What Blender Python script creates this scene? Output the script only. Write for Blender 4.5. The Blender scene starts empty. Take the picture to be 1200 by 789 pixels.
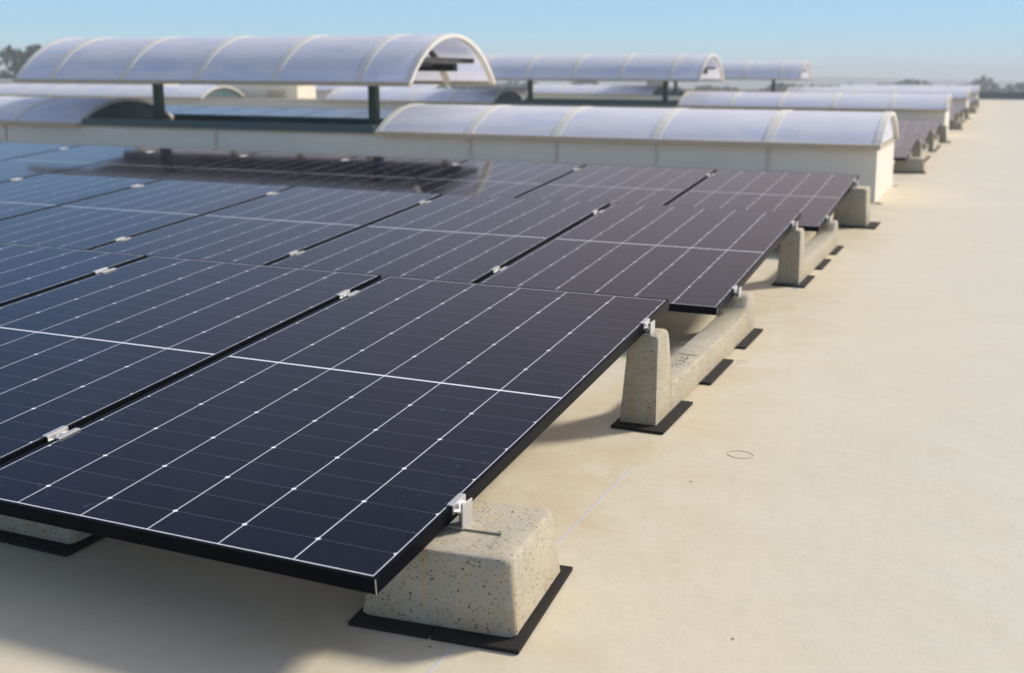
import bpy, bmesh, math, random
from mathutils import Matrix, Vector
random.seed(7)
R = math.radians
S = bpy.context.scene
C = S.collection

# ------------------------------------------------------------------ camera
cam_d = bpy.data.cameras.new('camera'); cam = bpy.data.objects.new('camera', cam_d); C.objects.link(cam)
CR = Vector((0.9170927, 0.3986427, 0.0049902)); CU = Vector((-0.0960109, 0.2086935, 0.9732569)); CF = Vector((-0.3869404, 0.8930459, -0.2296653))
M = Matrix((CR, CU, -CF)).transposed().to_4x4(); M.translation = Vector((1.03942, -1.73343, 1.16229))
cam.matrix_world = M
cam_d.sensor_width = 36; cam_d.lens = 39.056; cam_d.clip_start = 0.05; cam_d.clip_end = 6000
cam_d.dof.use_dof = True; cam_d.dof.focus_distance = 2.95; cam_d.dof.aperture_fstop = 3.3
S.camera = cam

# ------------------------------------------------------------------ light
SUN_EL, SUN_AZ = 34.5, 37.0          # azimuth from +Y towards +X
W = bpy.data.worlds.new('World'); S.world = W; W.use_nodes = True
nt = W.node_tree; nt.nodes.clear()
out = nt.nodes.new('ShaderNodeOutputWorld'); bg = nt.nodes.new('ShaderNodeBackground'); sky = nt.nodes.new('ShaderNodeTexSky')
sky.sky_type = 'NISHITA'; sky.sun_disc = False; sky.sun_elevation = R(SUN_EL); sky.sun_rotation = R(SUN_AZ)
sky.air_density = 1.0; sky.dust_density = 1.2; sky.ozone_density = 1.6
bg.inputs[1].default_value = 0.108

tc = nt.nodes.new('ShaderNodeTexCoord'); sx = nt.nodes.new('ShaderNodeSeparateXYZ'); nt.links.new(tc.outputs['Generated'], sx.inputs[0])
cr = nt.nodes.new('ShaderNodeValToRGB'); nt.links.new(sx.outputs[2], cr.inputs[0])      # hazy summer air low over the horizon
cr.color_ramp.elements[0].position = 0.0; cr.color_ramp.elements[0].color = (.40, .49, .51, 1)
cr.color_ramp.elements[1].position = .30; cr.color_ramp.elements[1].color = (.11, .23, .50, 1)
e = cr.color_ramp.elements.new(.035); e.color = (.275, .455, .565, 1)
e = cr.color_ramp.elements.new(.085); e.color = (.215, .40, .60, 1)
vm = nt.nodes.new('ShaderNodeVectorMath'); vm.operation = 'SCALE'; vm.inputs['Scale'].default_value = 9.4; nt.links.new(cr.outputs[0], vm.inputs[0])
mf = nt.nodes.new('ShaderNodeMapRange'); nt.links.new(sx.outputs[2], mf.inputs[0])
for i, q in enumerate((.10, .60, .96, 0)): mf.inputs[i+1].default_value = q
mx = nt.nodes.new('ShaderNodeMix'); mx.data_type = 'RGBA'; nt.links.new(mf.outputs[0], mx.inputs[0]); hs = nt.nodes.new('ShaderNodeHueSaturation'); hs.inputs['Saturation'].default_value = .72; hs.inputs['Value'].default_value = 1.05; nt.links.new(sky.outputs[0], hs.inputs['Color']); nt.links.new(hs.outputs[0], mx.inputs[6]); nt.links.new(vm.outputs[0], mx.inputs[7])
# whiter, warmer haze towards the sun
dt = nt.nodes.new('ShaderNodeVectorMath'); dt.operation = 'DOT_PRODUCT'; nt.links.new(tc.outputs['Generated'], dt.inputs[0])
dt.inputs[1].default_value = (math.sin(R(SUN_AZ))*math.cos(R(SUN_EL)), math.cos(R(SUN_AZ))*math.cos(R(SUN_EL)), math.sin(R(SUN_EL)))
wa = nt.nodes.new('ShaderNodeMapRange'); nt.links.new(dt.outputs['Value'], wa.inputs[0])
for i, q in enumerate((.24, .82, 0, .95)): wa.inputs[i+1].default_value = q
wb = nt.nodes.new('ShaderNodeMapRange'); nt.links.new(sx.outputs[2], wb.inputs[0])
wd = nt.nodes.new('ShaderNodeMapRange'); nt.links.new(sx.outputs[2], wd.inputs[0])
for i, q in enumerate((.34, .62, 1, .15)): wd.inputs[i+1].default_value = q
for i, q in enumerate((.06, .22, 0, 1)): wb.inputs[i+1].default_value = q
wc = nt.nodes.new('ShaderNodeMath'); wc.operation = 'MULTIPLY'; nt.links.new(wa.outputs[0], wc.inputs[0]); nt.links.new(wb.outputs[0], wc.inputs[1])
we = nt.nodes.new('ShaderNodeMath'); we.operation = 'MULTIPLY'; nt.links.new(wc.outputs[0], we.inputs[0]); nt.links.new(wd.outputs[0], we.inputs[1])
mw = nt.nodes.new('ShaderNodeMix'); mw.data_type = 'RGBA'; nt.links.new(we.outputs[0], mw.inputs[0]); nt.links.new(mx.outputs[2], mw.inputs[6]); mw.inputs[7].default_value = (5.6, 4.35, 3.95, 1)
nt.links.new(mw.outputs[2], bg.inputs[0]); nt.links.new(bg.outputs[0], out.inputs[0])
sd = bpy.data.lights.new('sun', 'SUN'); sd.energy = 3.1; sd.angle = R(9.0); sd.color = (1, .94, .83)
so = bpy.data.objects.new('sun', sd); C.objects.link(so)
sv = Vector((math.sin(R(SUN_AZ))*math.cos(R(SUN_EL)), math.cos(R(SUN_AZ))*math.cos(R(SUN_EL)), math.sin(R(SUN_EL))))
so.rotation_euler = sv.to_track_quat('Z', 'Y').to_euler(); so.location = (10, 10, 12)
S.view_settings.view_transform = 'Standard'; S.view_settings.look = 'None'; S.view_settings.gamma = 1
S.view_settings.use_curve_mapping = False; S.view_settings.exposure = 0.60
S.cycles.max_bounces = 8; S.cycles.diffuse_bounces = 4; S.cycles.glossy_bounces = 4; S.cycles.transmission_bounces = 4
S.cycles.use_denoising = True
S.cycles.sample_clamp_indirect = 6

# ------------------------------------------------------------------ materials
class N:
    """small node helper"""
    def __init__(s, name):
        s.m = bpy.data.materials.new(name); s.m.use_nodes = True; s.t = s.m.node_tree; s.t.nodes.clear()
        s.out = s.n('ShaderNodeOutputMaterial'); s.p = s.n('ShaderNodeBsdfPrincipled'); s.l(s.p.outputs[0], s.out.inputs[0])
    def n(s, k, **kw):
        x = s.t.nodes.new(k)
        for a, b in kw.items(): setattr(x, a, b)
        return x
    def l(s, a, b): s.t.links.new(a, b)
    def put(s, sock, v):
        if isinstance(v, (int, float, tuple)): sock.default_value = v
        else: s.l(v, sock)
    def math(s, op, a, b=None, c=None):
        x = s.n('ShaderNodeMath', operation=op); s.put(x.inputs[0], a)
        if b is not None: s.put(x.inputs[1], b)
        if c is not None: s.put(x.inputs[2], c)
        return x.outputs[0]
    def coord(s, w='Object'): return s.n('ShaderNodeTexCoord').outputs[w]
    def pos(s): return s.n('ShaderNodeNewGeometry').outputs['Position']
    def vmap(s, v, sc=(1, 1, 1), lo=(0, 0, 0)):
        x = s.n('ShaderNodeMapping'); s.l(v, x.inputs[0]); x.inputs['Scale'].default_value = sc; x.inputs['Location'].default_value = lo; return x.outputs[0]
    def noise(s, v, sc, det=3, rough=.55, dist=0):
        x = s.n('ShaderNodeTexNoise'); s.l(v, x.inputs['Vector']); x.inputs['Scale'].default_value = sc
        x.inputs['Detail'].default_value = det; x.inputs['Roughness'].default_value = rough; x.inputs['Distortion'].default_value = dist
        return x.outputs['Fac']
    def ramp(s, v, a, b, c0=0., c1=1.):
        x = s.n('ShaderNodeMapRange', clamp=True); s.l(v, x.inputs[0])
        for i, q in enumerate((a, b, c0, c1)): x.inputs[i+1].default_value = q
        return x.outputs[0]
    def mix(s, f, a, b):
        x = s.n('ShaderNodeMix', data_type='RGBA'); s.put(x.inputs[0], f)
        for i, q in ((6, a), (7, b)):
            if isinstance(q, tuple): x.inputs[i].default_value = (*q[:3], 1)
            else: s.l(q, x.inputs[i])
        return x.outputs[2]
    def bump(s, h, st, d=.01):
        x = s.n('ShaderNodeBump'); s.l(h, x.inputs['Height']); x.inputs['Strength'].default_value = st; x.inputs['Distance'].default_value = d
        s.l(x.outputs[0], s.p.inputs['Normal'])
    def set(s, **kw):
        for k, v in kw.items():
            k = {'col': 'Base Color', 'rough': 'Roughness', 'metal': 'Metallic', 'ior': 'IOR', 'spec': 'Specular IOR Level', 'tint': 'Specular Tint'}.get(k, k)
            if isinstance(v, tuple): v = (*v[:3], 1)
            s.put(s.p.inputs[k], v)
        return s

def m_ground():
    a = N('roof_membrane'); P = a.pos()
    sep = a.n('ShaderNodeSeparateXYZ'); a.l(P, sep.inputs[0]); X, Y = sep.outputs[0], sep.outputs[1]
    big = a.noise(P, .55, 4, .6); mid = a.noise(P, 3.2, 5, .65, .4); fine = a.noise(P, 60, 4, .7)
    xs = a.math('ADD', X, a.math('MULTIPLY', a.math('SUBTRACT', big, .5), 1.6))
    walk = a.ramp(xs, .35, 1.5)                                   # the strip beside the blocks is more yellowed than the open roof
    col = a.mix(walk, (.58, .52, .395), (.50, .492, .425))
    col = a.mix(a.ramp(mid, .42, .85, 0, .3), col, (.52, .42, .28))
    blot = a.noise(a.vmap(P, (1, 1, 1), (7, 3, 0)), 1.3, 5, .7, .8)
    col = a.mix(a.ramp(blot, .5, .72, 0, .35), col, (.66, .61, .50))
    # dried puddle stains near the block row
    near = a.math('MULTIPLY', a.ramp(a.math('ABSOLUTE', X), .1, .5, 1, 0), a.ramp(mid, .42, .62))
    col = a.mix(a.math('MULTIPLY', near, .3), col, (.46, .32, .15))
    streak = a.noise(a.vmap(P, (14, 1.6, 1)), 1.5, 4, .7)
    col = a.mix(a.ramp(streak, .58, .75, 0, .16), col, (.36, .31, .24))
    # membrane laps across the roof, every 1.55 m
    f = a.math('FRACT', a.math('MULTIPLY', a.math('ADD', Y, -6.68), 1/4.9))
    seam = a.ramp(a.math('ABSOLUTE', a.math('SUBTRACT', f, .5)), 0.0, .0016, 1, 0)
    step = a.ramp(f, .5, .5012)
    col = a.mix(a.math('MULTIPLY', seam, .12), col, (.33, .29, .22))
    # dirt specks
    v = a.n('ShaderNodeTexVoronoi'); a.l(P, v.inputs['Vector']); v.inputs['Scale'].default_value = 9
    sp = a.math('LESS_THAN', v.outputs['Distance'], a.ramp(a.noise(P, 2.1, 2), .5, .8, 0, .055))
    col = a.mix(a.math('MULTIPLY', sp, .7), col, (.16, .12, .08))
    col = a.mix(a.ramp(a.noise(P, 34, 4, .75), .5, .75, 0, .22), col, (.44, .39, .29))
    a.set(col=col, rough=a.ramp(fine, .3, .7, .48, .68), spec=.35)
    h = a.math('ADD', a.math('MULTIPLY', fine, .35), a.math('ADD', a.math('MULTIPLY', a.noise(P, 9, 3), 1.2), a.math('MULTIPLY', step, .5)))
    a.bump(h, .5, .004)
    return a.m

def m_concrete(dark=False):
    a = N('cast_concrete'); P = a.pos()
    n1 = a.noise(P, 9, 6, .7, .5); n2 = a.noise(P, 38, 4, .7); n3 = a.noise(P, 220, 2, .6)
    col = a.mix(a.ramp(n1, .3, .7), (.35, .315, .24), (.48, .44, .345))
    col = a.mix(a.ramp(n2, .35, .7, 0, .5), col, (.40, .35, .27))
    col = a.mix(a.ramp(a.noise(a.vmap(P, (4, 4, .7)), 6, 4, .7, .6), .55, .72, 0, .6), col, (.50, .35, .16))
    zz = a.n('ShaderNodeSeparateXYZ'); a.l(P, zz.inputs[0]); base = a.math('MULTIPLY', a.ramp(zz.outputs[2], .012, .10, 1, 0), a.ramp(a.noise(P, 14, 4, .7), .42, .65))
    col = a.mix(a.math('MULTIPLY', base, .5), col, (.42, .31, .17))
    hts = None
    for sc, th, c, off in ((78, .16, (.07, .045, .03), 0), (120, .2, (.16, .10, .07), 3), (46, .11, (.055, .04, .035), 9), (160, .2, (.12, .085, .06), 5)):
        wv = a.n('ShaderNodeVectorMath', operation='ADD'); a.l(a.vmap(P, (1, 1, 1.25), (off, off, off)), wv.inputs[0])
        v = a.n('ShaderNodeTexVoronoi'); v.inputs['Randomness'].default_value = 1
        nz = a.n('ShaderNodeTexNoise'); a.l(P, nz.inputs['Vector']); nz.inputs['Scale'].default_value = 90
        sc_ = a.n('ShaderNodeVectorMath', operation='SCALE'); a.l(nz.outputs['Color'], sc_.inputs[0]); sc_.inputs['Scale'].default_value = .012
        a.l(sc_.outputs[0], wv.inputs[1]); a.l(wv.outputs[0], v.inputs['Vector']); v.inputs['Scale'].default_value = sc
        rnd = a.n('ShaderNodeSeparateColor'); a.l(v.outputs['Color'], rnd.inputs[0])
        lim = a.math('MULTIPLY', a.ramp(rnd.outputs[0], .45, 1.0, 0, 1), th*1.62)
        k = a.math('LESS_THAN', v.outputs['Distance'], lim)
        col = a.mix(a.math('MULTIPLY', k, .85), col, c)
        if off in (0, 9): hts = k if hts is None else a.math('ADD', hts, k)
    a.set(col=col, rough=.88, spec=.25)
    a.bump(a.math('SUBTRACT', a.math('ADD', a.math('MULTIPLY', n2, .6), a.math('MULTIPLY', n3, .3)), a.math('MULTIPLY', hts, .8)), .7, .003)
    return a.m

def m_glass():
    a = N('solar_cells'); P = a.coord('Object')
    sep = a.n('ShaderNodeSeparateXYZ'); a.l(P, sep.inputs[0]); X, Y = sep.outputs[0], sep.outputs[1]
    u = a.math('MULTIPLY', a.math('ADD', X, .012), -1/.1882); v = a.math('MULTIPLY', a.math('SUBTRACT', Y, .012), 1/.0941)
    du = a.math('MULTIPLY', a.math('ABSOLUTE', a.math('SUBTRACT', u, a.math('ROUND', u))), .1882)
    dv = a.math('MULTIPLY', a.math('ABSOLUTE', a.math('SUBTRACT', v, a.math('ROUND', v))), .0941)
    vo = a.math('MULTIPLY', a.math('ABSOLUTE', a.math('SUBTRACT', a.math('MODULO', a.math('ADD', v, 2.), 2.), 1.)), .0941)
    inx = a.math('MULTIPLY', a.math('GREATER_THAN', u, -.004), a.math('LESS_THAN', u, 6.004))
    iny = a.math('MULTIPLY', a.math('GREATER_THAN', v, -.004), a.math('LESS_THAN', v, 22.004))
    ins = a.math('MULTIPLY', inx, iny)
    cl = a.math('LESS_THAN', du, .00118)
    dia = a.math('LESS_THAN', a.math('ADD', du, vo), .0072)
    mid = a.math('LESS_THAN', a.math('ABSOLUTE', a.math('SUBTRACT', v, 11.)), .045)
    ends = a.math('ADD', a.math('LESS_THAN', a.math('ABSOLUTE', a.math('ADD', v, 0.0)), .024), a.math('LESS_THAN', a.math('ABSOLUTE', a.math('SUBTRACT', v, 22.)), .024))
    white = a.math('MULTIPLY', a.math('MINIMUM', a.math('ADD', a.math('ADD', cl, dia), a.math('ADD', mid, ends)), 1.), ins)
    rowl = a.math('MULTIPLY', a.math('LESS_THAN', dv, .0007), ins)
    bus = a.math('LESS_THAN', a.math('ABSOLUTE', a.math('SUBTRACT', a.math('FRACT', a.math('MULTIPLY', u, 10.)), .5)), .022)
    cu = a.n('ShaderNodeCombineXYZ'); a.l(a.math('FLOOR', u), cu.inputs[0]); a.l(a.math('FLOOR', v), cu.inputs[1])
    oi = a.n('ShaderNodeObjectInfo'); a.l(oi.outputs['Random'], cu.inputs[2])
    wn = a.n('ShaderNodeTexWhiteNoise', noise_dimensions='3D'); a.l(cu.outputs[0], wn.inputs['Vector'])
    cell = a.mix(wn.outputs['Value'], (.0020, .0028, .0105), (.0036, .0046, .0160))
    G = a.pos()
    grain = a.noise(G, 420, 2, .8)
    cell = a.mix(a.ramp(grain, .52, .72, 0, .5), cell, (.013, .013, .028))
    cell = a.mix(a.math('MULTIPLY', bus, .2), cell, (.05, .05, .06))
    cell = a.mix(a.math('MULTIPLY', rowl, .45), cell, (.20, .20, .25))
    col = a.mix(white, cell, (.80, .81, .86))
    # dried drops and hand smears: bluish, patchy
    patch = a.ramp(a.noise(G, 2.6, 2), .56, .68); sm = a.noise(a.vmap(G, (1, 1, 1), (3, 1, 0)), 26, 4, .7, 1.6)
    smear = a.math('MULTIPLY', patch, a.ramp(sm, .58, .76, 0, .30))
    dust = a.ramp(a.noise(G, 1.1, 4, .6), .35, .8, .003, .018)
    col = a.mix(a.math('ADD', smear, dust), col, (.17, .25, .40))
    edge = a.ramp(Y, .0, .05, 1, 0)
    a.set(col=col, rough=a.math('ADD', a.math('MULTIPLY', smear, .35), a.ramp(a.noise(G, 5, 3), .3, .7, .045, .08)), ior=1.25, spec=.32, tint=(1.0, .93, .95))
    h = a.noise(G, 1.5, 1)
    a.bump(h, .012, .02)
    return a.m

def m_simple(name, col, rough=.5, metal=0, nz=0, nsc=8, col2=None, spec=.5, bump=0):
    a = N(name)
    if nz:
        f = a.ramp(a.noise(a.pos(), nsc, 5, .65, .5), .35, .7, 0, nz); c = a.mix(f, col, col2)
    else: c = col
    a.set(col=c, rough=rough, metal=metal, spec=spec)
    if bump: a.bump(a.noise(a.pos(), nsc*6, 3), bump, .004)
    return a.m

def m_sheet(inner=False):
    a = N('milky_polycarbonate'); G = a.pos()
    f = a.noise(a.vmap(G, (.7, 2.2, 2.2)), 1.4, 4, .6, .6)
    col = a.mix(a.ramp(f, .35, .7), (.88, .88, .97), (.95, .94, .97))
    col = a.mix(a.ramp(a.noise(a.vmap(G, (.5, 1.6, 3), (4, 2, 9)), 1.9, 3, .6, .8),   .48, .66, 0, .7), col, (.71, .77, .97))
    drt = a.noise(a.vmap(G, (3, 1, 1)), 4, 5, .7)
    col = a.mix(a.ramp(drt, .55, .8, 0, .3), col, (.55, .50, .46))
    a.set(col=col, rough=.3, spec=.5)
    tr = a.n('ShaderNodeBsdfTranslucent'); a.l(col, tr.inputs[0])
    mx = a.n('ShaderNodeMixShader'); mx.inputs[0].default_value = .26
    a.l(a.p.outputs[0], mx.inputs[1]); a.l(tr.outputs[0], mx.inputs[2])
    tp = a.n('ShaderNodeBsdfTransparent'); tp.inputs[0].default_value = (.95, .96, 1, 1); m2 = a.n('ShaderNodeMixShader'); m2.inputs[0].default_value = .75 if inner else .05
    a.l(mx.outputs[0], m2.inputs[1]); a.l(tp.outputs[0], m2.inputs[2]); a.l(m2.outputs[0], a.out.inputs[0])
    return a.m

MT = dict(
    ground=m_ground(), conc=m_concrete(), glass=m_glass(), sheet=m_sheet(), sheet_inner=m_sheet(True),
    frame=m_simple('black_anodised_aluminium', (.003, .0035, .006), .32, .0, .4, 30, (.006, .006, .009), .03),
    back=m_simple('white_backsheet', (.5, .5, .5), .6),
    alu=m_simple('mill_aluminium', (.60, .59, .57), .42, .55, .4, 60, (.5, .5, .5)),
    steel=m_simple('bolt_steel', (.45, .45, .46), .3, .9),
    rubber=m_simple('black_rubber_granulate', (.016, .015, .014), .9, 0, .6, 300, (.06, .05, .045), .2, .6),
    curb=m_simple('curb_membrane', (.76, .71, .61), .6, 0, .5, 2.2, (.67, .61, .51), .3, .25),
    rust=m_simple('stained_joint', (.62, .52, .44), .8, 0, .6, 12, (.72, .66, .58)),
    rib=m_simple('cream_metal_rib', (.76, .73, .66), .5, 0, .6, 6, (.64, .56, .44)),
    tan=m_simple('tan_eave_profile', (.52, .43, .32), .55, 0, .5, 9, (.35, .26, .18)),
    teal=m_simple('teal_painted_metal', (.055, .105, .115), .55, 0, .5, 5, (.03, .06, .07)),
    green=m_simple('dark_green_post', (.055, .10, .07), .5, 0, .5, 8, (.03, .06, .045)),
    dark=m_simple('dark_steel', (.02, .021, .024), .55, 0, .5, 9, (.04, .04, .045)),
    cream=m_simple('cream_cladding', (.72, .67, .54), .6, 0, .5, 3, (.62, .58, .48)),
    stroke=m_simple('dark_marking', (.16, .13, .10), .9),
    chalk=m_simple('blue_chalk', (.40, .44, .62), .9, 0, .8, 40, (.60, .55, .46)),
    bluepaint=m_simple('blue_paint', (.10, .25, .62), .7),
    pencil=m_simple('pencil_mark', (.50, .45, .36), .9),
    parapet=m_simple('grey_parapet', (.22, .21, .21), .7, 0, .5, 2, (.15, .15, .155)),
    leaf=m_simple('far_foliage', (.11, .135, .105), .8, 0, .9, .3, (.15, .17, .13)),
    bark=m_simple('bark', (.09, .07, .05), .9),
    terrain=m_simple('plain', (.16, .17, .13), .9, 0, .8, .02, (.24, .23, .19)),
    hill=m_simple('far_hill', (.20, .22, .21), .95, 0, .7, .01, (.24, .26, .24)),
)

# ------------------------------------------------------------------ mesh helpers
def obj(name, bm, mat, parent=None, smooth=False):
    me = bpy.data.meshes.new(name); bmesh.ops.recalc_face_normals(bm, faces=bm.faces); bm.to_mesh(me); bm.free()
    me.materials.append(MT[mat])
    if name.startswith('sheet'): me.materials.append(MT['sheet_inner'])
    elif name == 'rib':
        for p in me.polygons: p.material_index = 0
    for p in me.polygons: p.use_smooth = smooth
    if smooth: me.set_sharp_from_angle(angle=R(38))
    o = bpy.data.objects.new(name, me); C.objects.link(o)
    if parent: o.parent = parent
    return o
def tag(o, label=None, cat=None, group=None, kind=None):
    for k, v in (('label', label), ('category', cat), ('group', group), ('kind', kind)):
        if v: o[k] = v
    return o
def thing(name, label, cat, loc=(0, 0, 0), rot=(0, 0, 0), group=None):
    o = bpy.data.objects.new(name, None); C.objects.link(o); o.location = loc; o.rotation_euler = rot; o.empty_display_size = .1
    return tag(o, label, cat, group)
def dup(root, loc=None, label=None, group=None, drop=()):
    r = root.copy(); C.objects.link(r)
    if loc is not None: r.location = loc
    if label: r['label'] = label
    if group: r['group'] = group
    for ch in list(root.children):
        if ch.name.split('.')[0] in drop: continue
        c = ch.copy(); C.objects.link(c); c.parent = r
        for g in ch.children:
            d = g.copy(); C.objects.link(d); d.parent = c
    return r
def box(bm, x0, x1, y0, y1, z0, z1, bev=0, seg=2):
    r = bmesh.ops.create_cube(bm, size=1); vs = r['verts']
    for v in vs: v.co = Vector(((x0+x1)/2+v.co.x*(x1-x0), (y0+y1)/2+v.co.y*(y1-y0), (z0+z1)/2+v.co.z*(z1-z0)))
    if bev:
        es = list({e for v in vs for e in v.link_edges}); bmesh.ops.bevel(bm, geom=es, offset=bev, segments=seg, affect='EDGES', profile=.5)
    return bm
def boxes(*a, bev=0):
    bm = bmesh.new()
    for b in a: box(bm, *b, bev=bev)
    return bm
def rrect(x0, x1, y0, y1, r, n=5):
    pts = []
    for cx, cy, a0 in ((x1-r, y1-r, 0), (x0+r, y1-r, 90), (x0+r, y0+r, 180), (x1-r, y0+r, 270)):
        for i in range(n+1):
            a = R(a0+90*i/n); pts.append((cx+r*math.cos(a), cy+r*math.sin(a)))
    return pts
def loft(bm, rings, caps=(True, True)):
    vr = [[bm.verts.new(p) for p in r] for r in rings]; n = len(vr[0])
    for a, b in zip(vr, vr[1:]):
        for i in range(n): bm.faces.new((a[i], a[(i+1) % n], b[(i+1) % n], b[i]))
    if caps[0]: bm.faces.new(list(reversed(vr[0])))
    if caps[1]: bm.faces.new(vr[-1])
    return bm
def sweep_strip(bm, pts, w, h=.0012, z0=0.):
    """thin flat ribbon following pts in the xy plane"""
    for (x0, y0), (x1, y1) in zip(pts, pts[1:]):
        d = Vector((x1-x0, y1-y0)); L = d.length
        if L < 1e-6: continue
        d /= L; n = Vector((-d.y, d.x))*w/2; e = d*w*.3
        q = [(x0-e.x+n.x, y0-e.y+n.y), (x0-e.x-n.x, y0-e.y-n.y), (x1+e.x-n.x, y1+e.y-n.y), (x1+e.x+n.x, y1+e.y+n.y)]
        b = [bm.verts.new((*p, z0)) for p in q]; t = [bm.verts.new((*p, z0+h)) for p in q]
        bm.faces.new(t); bm.faces.new(b[::-1])
        for i in range(4): bm.faces.new((b[i], b[(i+1) % 4], t[(i+1) % 4], t[i]))
    return bm

ORD = ['first', 'second', 'third', 'fourth', 'fifth', 'sixth', 'seventh', 'eighth', 'ninth', 'tenth', 'eleventh', 'twelfth', 'thirteenth', 'fourteenth', 'fifteenth', 'sixteenth', 'seventeenth', 'eighteenth', 'nineteenth', 'twentieth']
def nth(k): return 'rightmost' if k == 0 else ORD[k]+' from the right'

# ------------------------------------------------------------------ layout numbers
PW, PL, PT, PITCH_X, PITCH_Y = 1.159, 2.094, .035, 1.1873, 2.8638
TILT, H0 = .08475, .2000
UNIT = 12.66
ROWN = ['front', 'second', 'third']
ROOF_END = 64.0

# ------------------------------------------------------------------ setting
bm = bmesh.new()
bmesh.ops.create_grid(bm, x_segments=1, y_segments=1, size=1)
for v in bm.verts: v.co = Vector((-75 if v.co.x < 0 else 34, -9 if v.co.y < 0 else ROOF_END, 0))
bmesh.ops.solidify(bm, geom=bm.faces[:], thickness=.5)
for v in bm.verts:
    v.co.z = -.5 if abs(v.co.z) > .1 else 0
tag(obj('roof_deck', bm, 'ground'), kind='structure')
bm = bmesh.new(); bmesh.ops.create_grid(bm, x_segments=1, y_segments=1, size=900)
for v in bm.verts: v.co.z = -9
tag(obj('terrain', bm, 'terrain'), kind='structure')
# host building walls below the roof edge
tag(obj('building_wall', boxes((-74.8, 33.8, -8.8, ROOF_END-.2, -9, -.502)), 'cream'), 'cream building wall standing below the flat roof edge', 'wall')
# low parapet at the far end of the roof
t = thing('parapet', 'low grey parapet wall along the far end of the roof', 'wall', (0, ROOF_END-.3, 0))
obj('wall', boxes((-75, 34, -.15, .15, 0, .30)), 'parapet', t); obj('coping', boxes((-75, 34, -.2, .2, .302, .35)), 'dark', t)

# far hills
def hills(y, amp, base, seed, x0=-2200, x1=900):
    bm = bmesh.new(); n = 160; rnd = random.Random(seed); ph = [rnd.uniform(0, 6) for _ in range(6)]
    rows = []
    for j in range(6):
        r = []
        for i in range(n+1):
            x = x0+(x1-x0)*i/n
            h = base+amp*sum(math.sin(x*k*.0022+ph[q])/(q+1.3) for q, k in enumerate((1, 2.3, 4.1, 7.7, 13, 21)))
            f = (0, .45, .8, 1, .6, 0)[j]
            r.append(bm.verts.new((x, y+j*30, -9.2+max(h, 3)*f)))
        rows.append(r)
    for a, b in zip(rows, rows[1:]):
        for i in range(n): bm.faces.new((a[i], a[i+1], b[i+1], b[i]))
    return bm
tag(obj('hills', hills(620, 2, 6.5, 3, -800, 600), 'hill', smooth=True), kind='structure')

# ------------------------------------------------------------------ air
hz = bpy.data.materials.new('haze_air'); hz.use_nodes = True; hn = hz.node_tree; hn.nodes.clear()
ho = hn.nodes.new('ShaderNodeOutputMaterial'); hp = hn.nodes.new('ShaderNodeVolumePrincipled'); hn.links.new(hp.outputs[0], ho.inputs['Volume'])
hp.inputs['Color'].default_value = (.88, .91, .95, 1); hp.inputs['Density'].default_value = .0018
MT['haze'] = hz
tag(obj('haze', boxes((-950, 950, -950, 950, -11, 7)), 'haze'), 'thin pale summer haze over the roofs', 'haze', kind='stuff')

# ------------------------------------------------------------------ trees
def crown(bm, cx, cy, cz, rx, ry, rz, n, rnd, s):
    lobes = [(rnd.gauss(0, .4), rnd.gauss(0, .4), rnd.gauss(0, .38), rnd.uniform(.35, .6)) for _ in range(9)]
    for _ in range(n):
        l = rnd.choice(lobes); v = Vector((rnd.gauss(0, 1), rnd.gauss(0, 1), rnd.gauss(0, 1))).normalized()*l[3]*rnd.uniform(.7, 1.05)
        p = Vector((cx+(l[0]+v.x)*rx, cy+(l[1]+v.y)*ry, cz+(l[2]+v.z)*rz))
        a = Vector((rnd.gauss(0, 1), rnd.gauss(0, 1), rnd.gauss(0, 1))).normalized(); b = a.orthogonal().normalized()
        q = s*rnd.uniform(.6, 1.3)
        bm.faces.new([bm.verts.new(p+a*q), bm.verts.new(p+b*q), bm.verts.new(p-a*q), bm.verts.new(p-b*q)])
def tree(label, x, y, h, w, seed, group=None):
    rnd = random.Random(seed); t = thing('tree', label, 'tree', (x, y, -9), group=group)
    bm = bmesh.new()
    loft(bm, [[(r*math.cos(R(a)), r*math.sin(R(a)), z) for a in range(0, 360, 60)] for r, z in ((.45, 0), (.32, h*.35), (.2, h*.7), (.05, h*.9))])
    for k in range(5):
        a = rnd.uniform(0, 6.28); z0 = h*rnd.uniform(.3, .6); d = Vector((math.cos(a)*w*.35, math.sin(a)*w*.35, h*.2)); b = Vector((0, 0, z0))
        loft(bm, [[tuple(b+d*f+Vector((r*math.cos(R(q)), r*math.sin(R(q)), 0))) for q in range(0, 360, 90)] for f, r in ((0, .15), (1, .04))])
    obj('trunk', bm, 'bark', t)
    bm = bmesh.new(); crown(bm, 0, 0, h*.66, w*.55, w*.55, h*.36, 4000, rnd, .26); obj('crown', bm, 'leaf', t)
tree('tall dark tree at the far left edge beyond the roof', -86.5, 82, 13.4, 7.5, 5)
rnd = random.Random(21); bm = bmesh.new()
for i in range(230):
    x = -330+i*2.0+rnd.uniform(-1, 1); y = rnd.uniform(190, 240); h = rnd.uniform(7.9, 8.5)
    crown(bm, x, y, -9+h*.58, rnd.uniform(5, 7), 3.6, h*.38, 1100, rnd, .5)
tag(obj('far_wood', bm, 'leaf'), 'dark green belt of far trees along the horizon', 'trees', kind='stuff')

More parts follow.
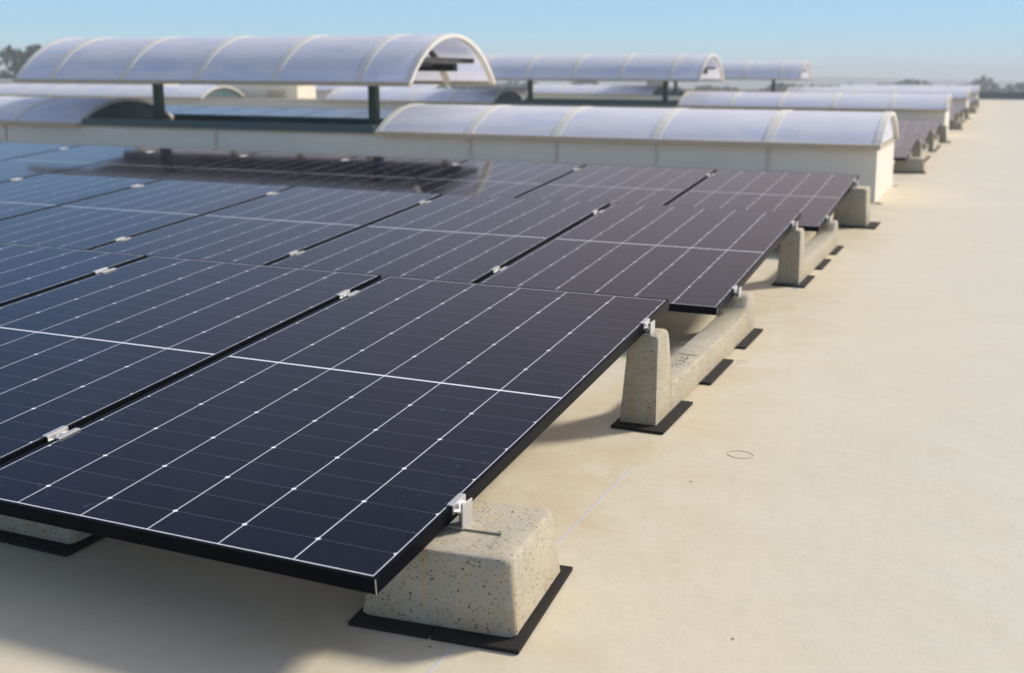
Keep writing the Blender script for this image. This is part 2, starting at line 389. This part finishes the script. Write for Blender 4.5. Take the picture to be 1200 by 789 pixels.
# ------------------------------------------------------------------ solar panels
def make_panel():
    t = thing('solar_panel', 'p', 'solar panel', rot=(TILT, 0, 0))
    W_, L_, T_ = PW, PL, PT; lip = .0085
    bm = bmesh.new()
    box(bm, -lip, 0, 0, L_, -T_, 0, bev=.0012); box(bm, -W_, -W_+lip, 0, L_, -T_, 0, bev=.0012)
    box(bm, -W_+lip, -lip, 0, lip, -T_, -.0002, bev=.0012); box(bm, -W_+lip, -lip, L_-lip, L_, -T_, -.0002, bev=.0012)
    # return flanges underneath
    box(bm, -.034, -lip-.0004, lip+.0004, L_-lip-.0004, -T_+.0003, -T_+.0023); box(bm, -W_+lip+.0004, -W_+.034, lip+.0004, L_-lip-.0004, -T_+.0003, -T_+.0023)
    obj('frame', bm, 'frame', t)
    obj('corner_seam', boxes((-.0008, .0006, -.0006, .0008, -T_+.0005, -.0006)), 'alu', t)
    obj('glass', boxes((-W_+lip+.0003, -lip-.0003, lip+.0003, L_-lip-.0003, -.006, -.0012)), 'glass', t)
    obj('backsheet', boxes((-W_+lip+.0003, -lip-.0003, lip+.0003, L_-lip-.0003, -.0075, -.0063)), 'back', t)
    obj('junction_box', boxes((-W_/2-.05, -W_/2+.05, L_/2-.02, L_/2+.02, -.026, -.008), bev=.002), 'dark', t)
    return t
panel0 = make_panel(); first = [True]
def place_panel(x, y, label, group):
    if first[0]:
        first[0] = False; panel0.location = (x, y, H0); panel0['label'] = label; panel0['group'] = group; return panel0
    return dup(panel0, (x, y, H0), label, group, drop=('junction_box',))

# ------------------------------------------------------------------ concrete ballast blocks, brackets, clamps, mats
def low_block(w, d, h, draft, name='ballast_block', recess=True):
    rings = []; base = (-w/2, w/2, 0, d)
    def ring(ins, z, r): return [(x, y, z) for x, y in rrect(base[0]+ins, base[1]-ins, base[2]+ins, base[3]-ins, r)]
    rings = [ring(.004, 0, .018), ring(.0, .006, .018), ring(draft*.5, h*.5, .02), ring(draft*.92, h-.016, .022), ring(draft+.001, h-.008, .023), ring(draft+.004, h-.0025, .024), ring(draft+.010, h, .026)]
    if recess:
        ii = rrect(-w*.29, w*.27, d*.17, d*.43, .004)
        rings += [[(x, y, h) for x, y in ii], [(x*.99, y, h-.005) for x, y in ii]]
    bm = loft(bmesh.new(), rings)
    # chipped lower edge
    for v in bm.verts:
        if v.co.z < .007: v.co.x += random.uniform(-.003, .002); v.co.y += random.uniform(-.002, .003)
    return bm
def beam_block():
    top = [(.0, 0), (.012, .12), (.026, .23), (.034, .285), (.040, .298), (.052, .3035), (.146, .3035), (.159, .299), (.166, .290), (.176, .26), (.196, .16), (.208, .12), (.222, .103), (.250, .0945), (.45, .094), (.80, .094), (1.12, .095), (1.26, .099), (1.36, .103), (1.415, .114), (1.455, .135), (1.482, .163), (1.505, .177), (1.535, .180), (1.590, .180), (1.606, .176), (1.612, .165), (1.625, 0)]
    hw = lambda z: .0635-.042*z
    bm = bmesh.new(); n = len(top); r = .012
    # cross-sections across the width: flat middle with rounded shoulders
    cols = []
    for fx, dz in ((-1, r), (-.94, r*.35), (-.8, 0), (.8, 0), (.94, r*.35), (1, r)):
        c = []
        for i, (y, z) in enumerate(top):
            if i in (0, n-1): zz = z
            else: zz = z-dz
            c.append(bm.verts.new((fx*hw(zz), y, zz)))
        cols.append(c)
    for a, b in zip(cols, cols[1:]):
        for i in range(n-1): bm.faces.new((a[i], a[i+1], b[i+1], b[i]))
    # sides: drop to the base in strips
    for s, c in ((-1, cols[0]), (1, cols[-1])):
        b = [bm.verts.new((s*.0635, top[i][0], 0)) if 0 < i < n-1 else c[i] for i in range(n)]
        for i in range(n-1):
            f = [c[i], c[i+1], b[i+1], b[i]]; f = list(dict.fromkeys(f)); bm.faces.new(f if s > 0 else f[::-1])
    bmesh.ops.holes_fill(bm, edges=[e for e in bm.edges if len(e.link_faces) == 1])
    return bm
def bracket_bm(h, end):       # upright aluminium angle standing on the block, plate outside the panel edge
    bm = boxes((.021, .025, -.027, .023, 0, h), (-.030, .0209, -.026, .026, .0, .004), bev=.0008) if end else boxes((.014, .018, -.028, .028, 0, h), (-.030, .0139, -.026, .026, .0, .004), bev=.0008)
    return bm
def end_clamp_bm(zt):    # Z clamp: lip on the frame, web, foot with bolt
    bm = bmesh.new(); box(bm, -.0125, .0035, -.032, .032, zt+.0008, zt+.0040, bev=.0008); box(bm, .0010, .0038, -.032, .032, zt-.020, zt+.0010)
    box(bm, .0038, .0205, -.028, .028, zt-.016, zt-.012); box(bm, .006, .0165, -.012, .012, zt-.045, zt-.0165); return bm
def mid_clamp_bm(zt):    # top hat bridging two frames (gap .035)
    bm = bmesh.new()
    box(bm, -.0130, .0045, -.038, .038, zt+.0008, zt+.0042, bev=.0008); box(bm, .0310, .0480, -.038, .038, zt+.0008, zt+.0042, bev=.0008)
    box(bm, .0035, .0060, -.036, .036, zt-.010, zt+.0010); box(bm, .0290, .0315, -.036, .036, zt-.010, zt+.0010); box(bm, .0045, .0310, -.036, .036, zt-.013, zt-.010)
    return bm
def bolt_bm(x, zt, r=.0065, h=.007):
    bm = bmesh.new(); ring = lambda r_, z: [(x+r_*math.cos(R(a)), r_*math.sin(R(a)), z) for a in range(0, 360, 60)]
    loft(bm, [ring(r, zt), ring(r, zt+h), ring(r*.8, zt+h+.001)]); loft(bm, [ring(.0038, zt-.05), ring(.0038, zt)], (True, False)); return bm

MAT_T = .010
YAW = R(5.2)
def add_bracket(block, y_local, ztop_block, panel_top, dx, end, yaw=0):
    """bracket standing on the block; dx = panel edge relative to the block's centre"""
    b = obj('bracket', bracket_bm((panel_top+.004 if end else panel_top-.045)-ztop_block, end), 'alu', block); b.location = (dx*math.cos(yaw)+y_local*math.sin(yaw), y_local*math.cos(yaw)-dx*math.sin(yaw), ztop_block-MAT_T-.0005); b.rotation_euler = (0, 0, -yaw)
    c = obj('clamp', end_clamp_bm(0) if end else mid_clamp_bm(0), 'alu', b); c.location = (0, 0, panel_top-ztop_block); c.rotation_euler = (TILT, 0, 0)
    q = obj('bolt', bolt_bm(.0125 if end else .0175, 0), 'steel', b); q.location = (0, 0, panel_top-ztop_block-(.0115 if end else .009)); q.rotation_euler = (TILT, 0, 0)
def ptop(s): return H0+s*math.sin(TILT)
Y_LOW = .367*math.cos(TILT); Y_HIGH = 1.808*math.cos(TILT)
PROTO = {}
def make_protos():
    for end in (True, False):
        dx = -.030 if end else -.0175
        t = thing('ballast_block', 'p', 'concrete block'); obj('block', low_block(.358, .350, .166, .016), 'conc', t, True)
        add_bracket(t, Y_LOW-.197, .166+MAT_T, ptop(.367), dx, end, YAW if end else 0); PROTO['low', end] = t
        t = thing('ballast_beam', 'p', 'concrete beam'); obj('beam', beam_block(), 'conc', t, True)
        dx = .0015 if end else -.0175
        add_bracket(t, Y_HIGH-1.745, .3035+MAT_T, ptop(1.808), dx, end)
        add_bracket(t, PITCH_Y+Y_LOW-1.745-.03, .180+MAT_T, ptop(.367-.03), dx, end); PROTO['beam', end] = t
        t = thing('ballast_block', 'p', 'concrete block'); obj('block', low_block(.262, .31, .293, .020, recess=False), 'conc', t, True)
        dx = .0 if end else -.0175
        add_bracket(t, Y_HIGH-1.625, .293+MAT_T, ptop(1.808), dx, end); PROTO['high', end] = t
make_protos()
used = set()
def shade_auto(o): pass
def place_block(kind, end, x, y, label, group):
    p = PROTO[kind, end]
    if (kind, end) in used: return dup(p, (x, y, MAT_T), label, group)
    used.add((kind, end)); p.location = (x, y, MAT_T); p['label'] = label; p['group'] = group; return p
def mat_bm(x0, x1, y0, y1):
    bm = boxes((x0, x1, y0, y1, .0, MAT_T-.0006), bev=.0015); return bm
matcache = {}
def place_mat(x, y, w, l, label, group):
    k = (round(w, 3), round(l, 3))
    if k in matcache:
        o = matcache[k].copy(); C.objects.link(o)
    else:
        o = obj('rubber_mat', mat_bm(0, w, 0, l), 'rubber'); matcache[k] = o
    o.location = (x, y, .0003); tag(o, label, 'rubber mat', group); o.rotation_euler = (0, 0, random.uniform(-.006, .006))
    return o

def array(unit, counts, left_blocks, mats=True):
    y0 = unit*UNIT
    where = ('the nearest array', 'the array behind the nearest skylight', 'the array behind the second skylight', 'the array behind the third skylight')[unit]
    grp = ('solar panels of the nearest array', 'solar panels behind the nearest skylight', 'solar panels behind the second skylight', 'solar panels behind the third skylight', 'x')[unit]
    for r in range(3):
        for k in range(counts[r]):
            place_panel(-k*PITCH_X, y0+r*PITCH_Y, f'{nth(k)} black solar panel, {ROWN[r]} row of {where}', grp)
    gb = 'concrete ballast under the nearest array' if unit == 0 else 'concrete ballast of the arrays further back'
    for kind, ri, yy in (('low', 0, .180 if unit == 0 else .212), ('beam', 0, 1.745), ('beam', 1, 1.745+PITCH_Y), ('high', 2, 1.625+2*PITCH_Y)):
        n = left_blocks[{'low': 0, 'beam': 1 if ri == 0 else 2, 'high': 3}[kind]]
        for k in range(n):
            end = k == 0
            cx = {'low': .030, 'beam': -.0015, 'high': .0}[kind] if end else .0175-k*PITCH_X
            y = y0+yy
            what = {'low': f'{nth(k)} low concrete block, front edge of {where}',
                    'beam': f'{nth(k)} saddle shaped concrete beam, {"front" if ri == 0 else "second"} gap of {where}',
                    'high': f'{nth(k)} tall concrete block, back edge of {where}'}[kind]
            y_ = y if (kind, end) != ('low', True) else y+.017
            b = place_block(kind, end, cx, y_ if kind == 'low' and end else (y+.017 if kind == 'low' and unit == 0 else y), what, gb)
            if kind == 'low' and end: b.rotation_euler = (0, 0, YAW)
            if not mats or (k > (1 if kind == 'low' else 0)): continue
            tx = {'low': 'low front block', 'beam': ('front beam' if ri == 0 else 'second beam'), 'high': 'tall back block'}[kind]
            gm = 'black rubber mats under the concrete'
            pl = f'{"" if k == 0 else "second "}{tx}, {where}'.replace('the array ', '')
            if kind == 'low':
                yw = YAW if end else 0
                for mx_, w_, sd_ in ((-.190, .186, 'left'), (.002, .196, 'right')):
                    my_ = -.040
                    place_mat(cx+mx_*math.cos(yw)-my_*math.sin(yw), y+.017+my_*math.cos(yw)+mx_*math.sin(yw), w_, .425, f'{sd_} rubber mat, {pl}', gm).rotation_euler = (0, 0, yw)
            elif kind == 'beam':
                for j, (a, b) in enumerate(((-.055, .335), (.608, 1.007), (1.240, 1.64))):
                    place_mat(cx-.078, y+a, .184, b-a, f'{("near", "middle", "far")[j]} rubber mat of three, {pl}', gm)
            else:
                place_mat(cx-.165, y-.055, .16, .42, f'left rubber mat, {pl}', gm)
                place_mat(cx+.005, y-.062, .200, .42, f'right rubber mat, {pl}', gm)
array(0, (4, 7, 9), (4, 4, 7, 9))
array(1, (3, 6, 17), (3, 2, 2, 8))
array(2, (2, 2, 2), (1, 1, 1, 1))
array(3, (1, 1, 1), (1, 1, 1, 1), mats=False)
for k, p in PROTO.items():
    if k not in used: 
        for c in list(p.children):
            for g in list(c.children): bpy.data.objects.remove(g)
            bpy.data.objects.remove(c)
        bpy.data.objects.remove(p)

# ------------------------------------------------------------------ skylights
def arc(y0, y1, z, rise, n=18, off=0.):
    c = (y1-y0)/2; Rr = (c*c+rise*rise)/(2*rise); cy = (y0+y1)/2; cz = z+rise-Rr; a = math.asin(min(1, c/Rr))
    if rise > c: a = math.pi-a
    return [(cy+(Rr+off)*math.sin(-a+2*a*i/n), cz+(Rr+off)*math.cos(-a+2*a*i/n)) for i in range(n+1)]
def shell(bm, x0, x1, prof_o, prof_i):
    pts = prof_o+prof_i[::-1]
    loft(bm, [[(x0, y, z) for y, z in pts], [(x1, y, z) for y, z in pts]]); bm.faces.ensure_lookup_table()
    for i in range(len(prof_o), len(pts)-1): bm.faces[i].material_index = 1      # inner skin of the twin-wall sheet
    return bm
def vault(x0, x1, ys, z, rise, ribs, label, group, end_r=None, end_l=None, unit=0, name='vault_skylight'):
    ya, yb = ys; t = thing(name, label, 'skylight', (0, 0, 0), group=group)
    xs = sorted(ribs); e = [x0]+[x for x in xs if x0+.1 < x < x1-.1]+[x1]
    for a, b in zip(e, e[1:]):
        s = shell(bmesh.new(), a+.012, b-.012, arc(ya, yb, z, rise), arc(ya, yb, z, rise, off=-.012)); obj('sheet', s, 'sheet', t, True)
    for i, x in enumerate(e):
        w = .045 if 0 < i < len(e)-1 else .035
        xa, xb = (x-w, x+w) if 0 < i < len(e)-1 else ((x-.005, x+.06) if i == 0 else (x-.06, x+.005))
        s = shell(bmesh.new(), xa, xb, arc(ya, yb, z, rise, off=.006), arc(ya, yb, z, rise, off=-.03)); obj('rib', s, 'rib', t)
    obj('eave_profile', boxes((x0, x1, ya-.035, ya+.03, z-.035, z+.012), (x0, x1, yb-.03, yb+.035, z-.035, z+.012), bev=.004), 'tan', t)
    for x, m in ((x1-.045, end_r), (x0+.03, end_l)):
        if m:
            p = arc(ya+.01, yb-.01, z, rise-.02); obj('end_panel', loft(bmesh.new(), [[(x, y, q) for y, q in p], [(x+.012, y, q) for y, q in p]]), m, t)
    return t

def skylight(unit, full=True, left=-30.):
    y = unit*UNIT
    nm = ('nearest', 'second', 'third', 'fourth')[unit]
    YA, YB = y+9.235, y+10.97
    t = thing('skylight_curb', f'long cream membrane covered curb of the {nm} skylight', 'curb', (0, 0, 0))
    bm = bmesh.new(); h = .495
    # walls as a ring (open well between), slight batter
    o0 = [(left, YA, 0), (0, YA, 0), (0.008, YB, 0), (left, YB, 0)]; o1 = [(left+.02, YA+.015, h), (-.012, YA+.015, h), (-.012, YB-.015, h), (left+.02, YB-.015, h)]
    i1 = [(left+.1, YA+.10, h), (-.10, YA+.10, h), (-.10, YB-.10, h), (left+.1, YB-.10, h)]; i0 = [(a, b, 0.004) for a, b, _ in i1]
    loft(bm, [o0, o1, i1, i0], (False, True)); obj('wall', bm, 'curb', t)
    obj('top_flashing', boxes((left, .004, YA-.012, YA+.10, h+.0005, h+.018), (left, .004, YB-.10, YB+.012, h+.0005, h+.018), (-.10, .004, YA+.1005, YB-.1005, h+.0005, h+.018)), 'tan', t)
    if full:
        for x in (-1.02, -2.14, -3.22, -4.22, -7.6, -11.0):
            obj('joint', boxes((x-.012, x+.012, YA-.004, YA+.008, .02, h-.02)), 'rust', t)
        # foot of the membrane turned out onto the roof
    bm = bmesh.new()
    for a in ((left, .06, YA-.09, YA-.002), (.010, .09, YA-.09, YB+.09), (left, .06, YB+.002, YB+.09)):
        box(bm, a[0], a[1], a[2], a[3], .0005, .005)
    obj('foot_strip', bm, 'ground', t)
    ye = (YA-.055, YB+.055); z = h+.055; gv = 'milky barrel vaults on the skylight curbs'
    vault(-5.36, .02, ye, z-.02, .285, (-5.36, -4.22, -3.22, -2.14, -1.02, 0), f'closed milky barrel vault at the right end of the {nm} skylight', gv, 'sheet', 'teal', unit)
    if not full: return
    hole_l = -9.68
    if unit == 0: vault(left, hole_l, ye, z-.02, .29, [-10.8-1.06*i for i in range(20)], 'closed milky vault at the far left of the nearest skylight, dark end showing', gv, 'teal', 'sheet', unit)
    else:
        vault(-14.2, hole_l, ye, z-.02, .29, [-10.8-1.06*i for i in range(20)], f'short closed milky vault left of the raised vent on the {nm} skylight', gv, 'teal', 'teal', unit)
        vault(left, -17.9, ye, z-.02, .29, [-18.9-1.06*i for i in range(20)], f'closed milky vault at the far left of the {nm} skylight', gv, 'teal', 'sheet', unit)
    # well frame
    w = thing('vent_well', f'teal frame of the open well under the raised vent, {nm} skylight', 'vent frame', (0, 0, 0), group='teal vent wells')
    obj('rail', boxes((hole_l+.05, -5.40, YA-.03, YA+.05, h+.019, h+.105), (hole_l+.05, -5.40, YB-.05, YB+.03, h+.019, h+.105)), 'teal', w)
    obj('lining', boxes((hole_l+.06, -5.41, YA+.1005, YA+.13, .02, h+.018), (hole_l+.06, -5.41, YB-.13, YB-.1005, .02, h+.018)), 'teal', w)
    obj('damper', boxes((hole_l+.07, -5.42, YA+.131, YB-.131, h-.10, h-.06)), 'teal', w)
    # raised vent
    v = thing('smoke_vent', f'raised milky barrel vent hood on green posts over the {nm} skylight', 'roof vent', (0, 0, 0), group='raised roof vents')
    fx = [-10.62, -10.02, -8.88, -7.76, -6.66, -5.54, -4.88]; fy = (y+9.12, y+11.35); fz = 1.065; fr = .545
    for a, b in zip(fx, fx[1:]):
        obj('sheet', shell(bmesh.new(), a+.012, b-.012, arc(*fy, fz, fr, 24), arc(*fy, fz, fr, 24, -.014)), 'sheet', v, True)
    for i, x in enumerate(fx):
        xa, xb = (x-.045, x+.045) if 0 < i < 6 else ((x-.005, x+.06) if i == 0 else (x-.065, x+.005))
        obj('rib', shell(bmesh.new(), xa, xb, arc(*fy, fz, fr, 24, .007), arc(*fy, fz, fr, 24, -.035)), 'rib', v)
    obj('eave_profile', boxes((fx[0], fx[-1], fy[0]-.03, fy[0]+.03, fz-.035, fz+.010), (fx[0], fx[-1], fy[1]-.03, fy[1]+.03, fz-.035, fz+.010), bev=.004), 'tan', v)
    for x in (-9.12, -5.88):
        yy = y+10.05
        obj('post', boxes((x-.05, x+.05, yy-.05, yy+.05, h-.058, fz+.2245), (x-.08, x+.08, yy-.08, yy+.08, h-.0585, h-.02)), 'green', v)
    obj('beam', boxes((fx[0]+.15, fx[-1]-.25, YA+.18, YA+.27, fz+.13, fz+.22), (fx[0]+.15, fx[-1]-.25, YB-.27, YB-.18, fz+.13, fz+.22)), 'dark', v)
    obj('deck', boxes((fx[0]+.10, fx[-1]-.12, YA+.281, YB+.02, fz+.225, fz+.285)), 'dark', v)
    for x in (-5.12, -8.0, -10.2):
        bm = bmesh.new()
        for (ya_, za_), (yb_, zb_) in (((YA+.16, fz+.20), (YA+.62, fz+.37)), ((YA+.24, fz+.22), (YA+.80, fz+.23))):
            d = Vector((0, yb_-ya_, zb_-za_)).normalized(); nrm = Vector((0, -d.z, d.y))*.048
            loft(bm, [[(x+s, ya_+nrm.y*q, za_+nrm.z*q) for s, q in ((-.03, -1), (.03, -1), (.03, 1), (-.03, 1))], [(x+s, yb_+nrm.y*q, zb_+nrm.z*q) for s, q in ((-.03, -1), (.03, -1), (.03, 1), (-.03, 1))]])
        obj('brace', bm, 'dark', v)
skylight(0, True, -24.); skylight(1, True, -32.); skylight(2, True, -34.); skylight(3, False, -12.)

# ------------------------------------------------------------------ plant housings further back on the roof
def housing(x0, x1, y0, y1, h, label, louvres):
    t = thing('ventilation_housing', label, 'roof housing', ((x0+x1)/2, (y0+y1)/2, 0), group='cream housings on the far roof'); w, d = (x1-x0)/2, (y1-y0)/2
    obj('cabinet', boxes((-w, w, -d, d, .12, h-.06), bev=.01), 'cream', t); obj('lid', boxes((-w-.04, w+.04, -d-.04, d+.04, h-.059, h), bev=.01), 'rib', t)
    obj('plinth', boxes((-w+.06, w-.06, -d+.06, d-.06, 0, .119)), 'parapet', t)
    for k in range(louvres):
        x = -w+(k+.5)*2*w/louvres; bm = bmesh.new()
        for j in range(6): box(bm, x-.3, x+.3, -d-.02, -d-.001, .25+j*.08, .29+j*.08)
        obj('louvre', bm, 'tan', t)
housing(-19.2, -16.5, 24.1, 25.0, .93, 'short cream ventilation housing seen through the gap under the raised vent', 2)
housing(-32.5, -21.2, 24.1, 25.0, .93, 'long cream ventilation housing at the left edge of the photo', 7)

# ------------------------------------------------------------------ marks on the membrane and on the first beam
STR = [[(-0.0001, 2.3185), (0.0086, 2.3092), (0.0129, 2.3112), (0.0089, 2.3333)], [(0.0178, 2.3161), (0.0094, 2.3549)], [(-0.0065, 2.3103), (-0.0072, 2.3313), (-0.0123, 2.3504)], [(-0.0108, 2.2767), (0.0028, 2.2804), (0.012, 2.2872), (0.0189, 2.2747), (0.0174, 2.2533)], [(0.0072, 2.2282), (0.017, 2.2275)], [(-0.0071, 2.2318), (-0.0017, 2.2343)], [(-0.0004, 2.2119), (0.0072, 2.2104)], [(-0.0075, 2.1809), (-0.0011, 2.1839)], [(-0.0133, 2.2061), (-0.0067, 2.204)], [(0.0092, 2.1811), (0.0162, 2.1818)]]
bm = bmesh.new()
for s in STR: sweep_strip(bm, s, .0035, .0006, MAT_T+.0946)
first_beam = PROTO['beam', True]
mk = obj('lettering', bm, 'stroke'); mk.parent = first_beam; mk.location = -Vector(first_beam.location)
bm = sweep_strip(bmesh.new(), [(-.0385, 2.3874), (.036, 2.3834)], .009, .0006, MAT_T+.0944)  # dark strip painted for the shade of a groove step in the beam
mk = obj('groove_shade', bm, 'stroke'); mk.parent = first_beam; mk.location = -Vector(first_beam.location)
bm = sweep_strip(bmesh.new(), [(.094, -.2), (.0945, .17)], .004, .0008, .0004)
tag(obj('chalk_line', bm, 'chalk'), 'faint blue chalk line running to the near side of the nearest block', 'chalk line')
bm = sweep_strip(bmesh.new(), [(.102, .66), (.1025, .961), (.106, 1.35)], .004, .0008, .0004)
tag(obj('chalk_line', bm, 'chalk'), 'faint blue chalk line on the roof beyond the nearest block', 'chalk line')
bm = bmesh.new(); ring = [(.381+.040*math.cos(R(a)), 1.60+.035*math.sin(R(a))) for a in range(0, 361, 15)]; sweep_strip(bm, ring, .0024, .0008, .0004)
tag(obj('ring_mark', bm, 'pencil'), 'small round pencil ring on the open cream roof', 'ring mark')
SC = [[(0.0985, 2.7759), (0.1317, 2.7911), (0.1383, 2.7941)], [(0.105, 2.7551), (0.1098, 2.7455), (0.1129, 2.7195), (0.1087, 2.7138)], [(0.1129, 2.7195), (0.1213, 2.7468)], [(0.1189, 2.7575), (0.1203, 2.7268)], [(0.1263, 2.757), (0.1305, 2.7628), (0.135, 2.7375)], [(0.1395, 2.767), (0.1453, 2.7421)]]
bm = bmesh.new()
for s in SC: sweep_strip(bm, [(x+.012, y) for x, y in s], .0028, .0008, .0004)
tag(obj('scribble', bm, 'pencil'), 'small dark scribble on the roof beside the middle mat of the front beam', 'scribble')
bm = sweep_strip(bmesh.new(), [(.062, 4.54), (.072, 4.60)], .022, .0008, .0004); sweep_strip(bm, [(.058, 4.49), (.063, 4.50)], .014, .0008, .0004)
tag(obj('paint_spot', bm, 'bluepaint'), 'small bright blue paint spot before the second beam', 'paint spot')
# a few crumbs of mortar and grit
rnd = random.Random(4)
for i, (x, y, lab) in enumerate(((.62, .42, 'tiny dark crumb of grit on the roof right of the nearest block'), (.05, .13, 'small dark crumb on the roof just before the nearest block'), (.30, 1.30, 'tiny dark crumb on the open roof below the pencil ring'), (-.10, 1.56, 'small dark crumb on the roof before the front beam'))):
    bm = bmesh.new(); bmesh.ops.create_icosphere(bm, subdivisions=1, radius=.0028)
    for v in bm.verts: v.co = Vector((v.co.x*rnd.uniform(.7, 1.6), v.co.y*rnd.uniform(.6, 1.2), v.co.z*.5+.0022))
    o = tag(obj('crumb', bm, 'stroke'), lab, 'crumb', 'crumbs on the roof'); o.location = (x, y, 0)
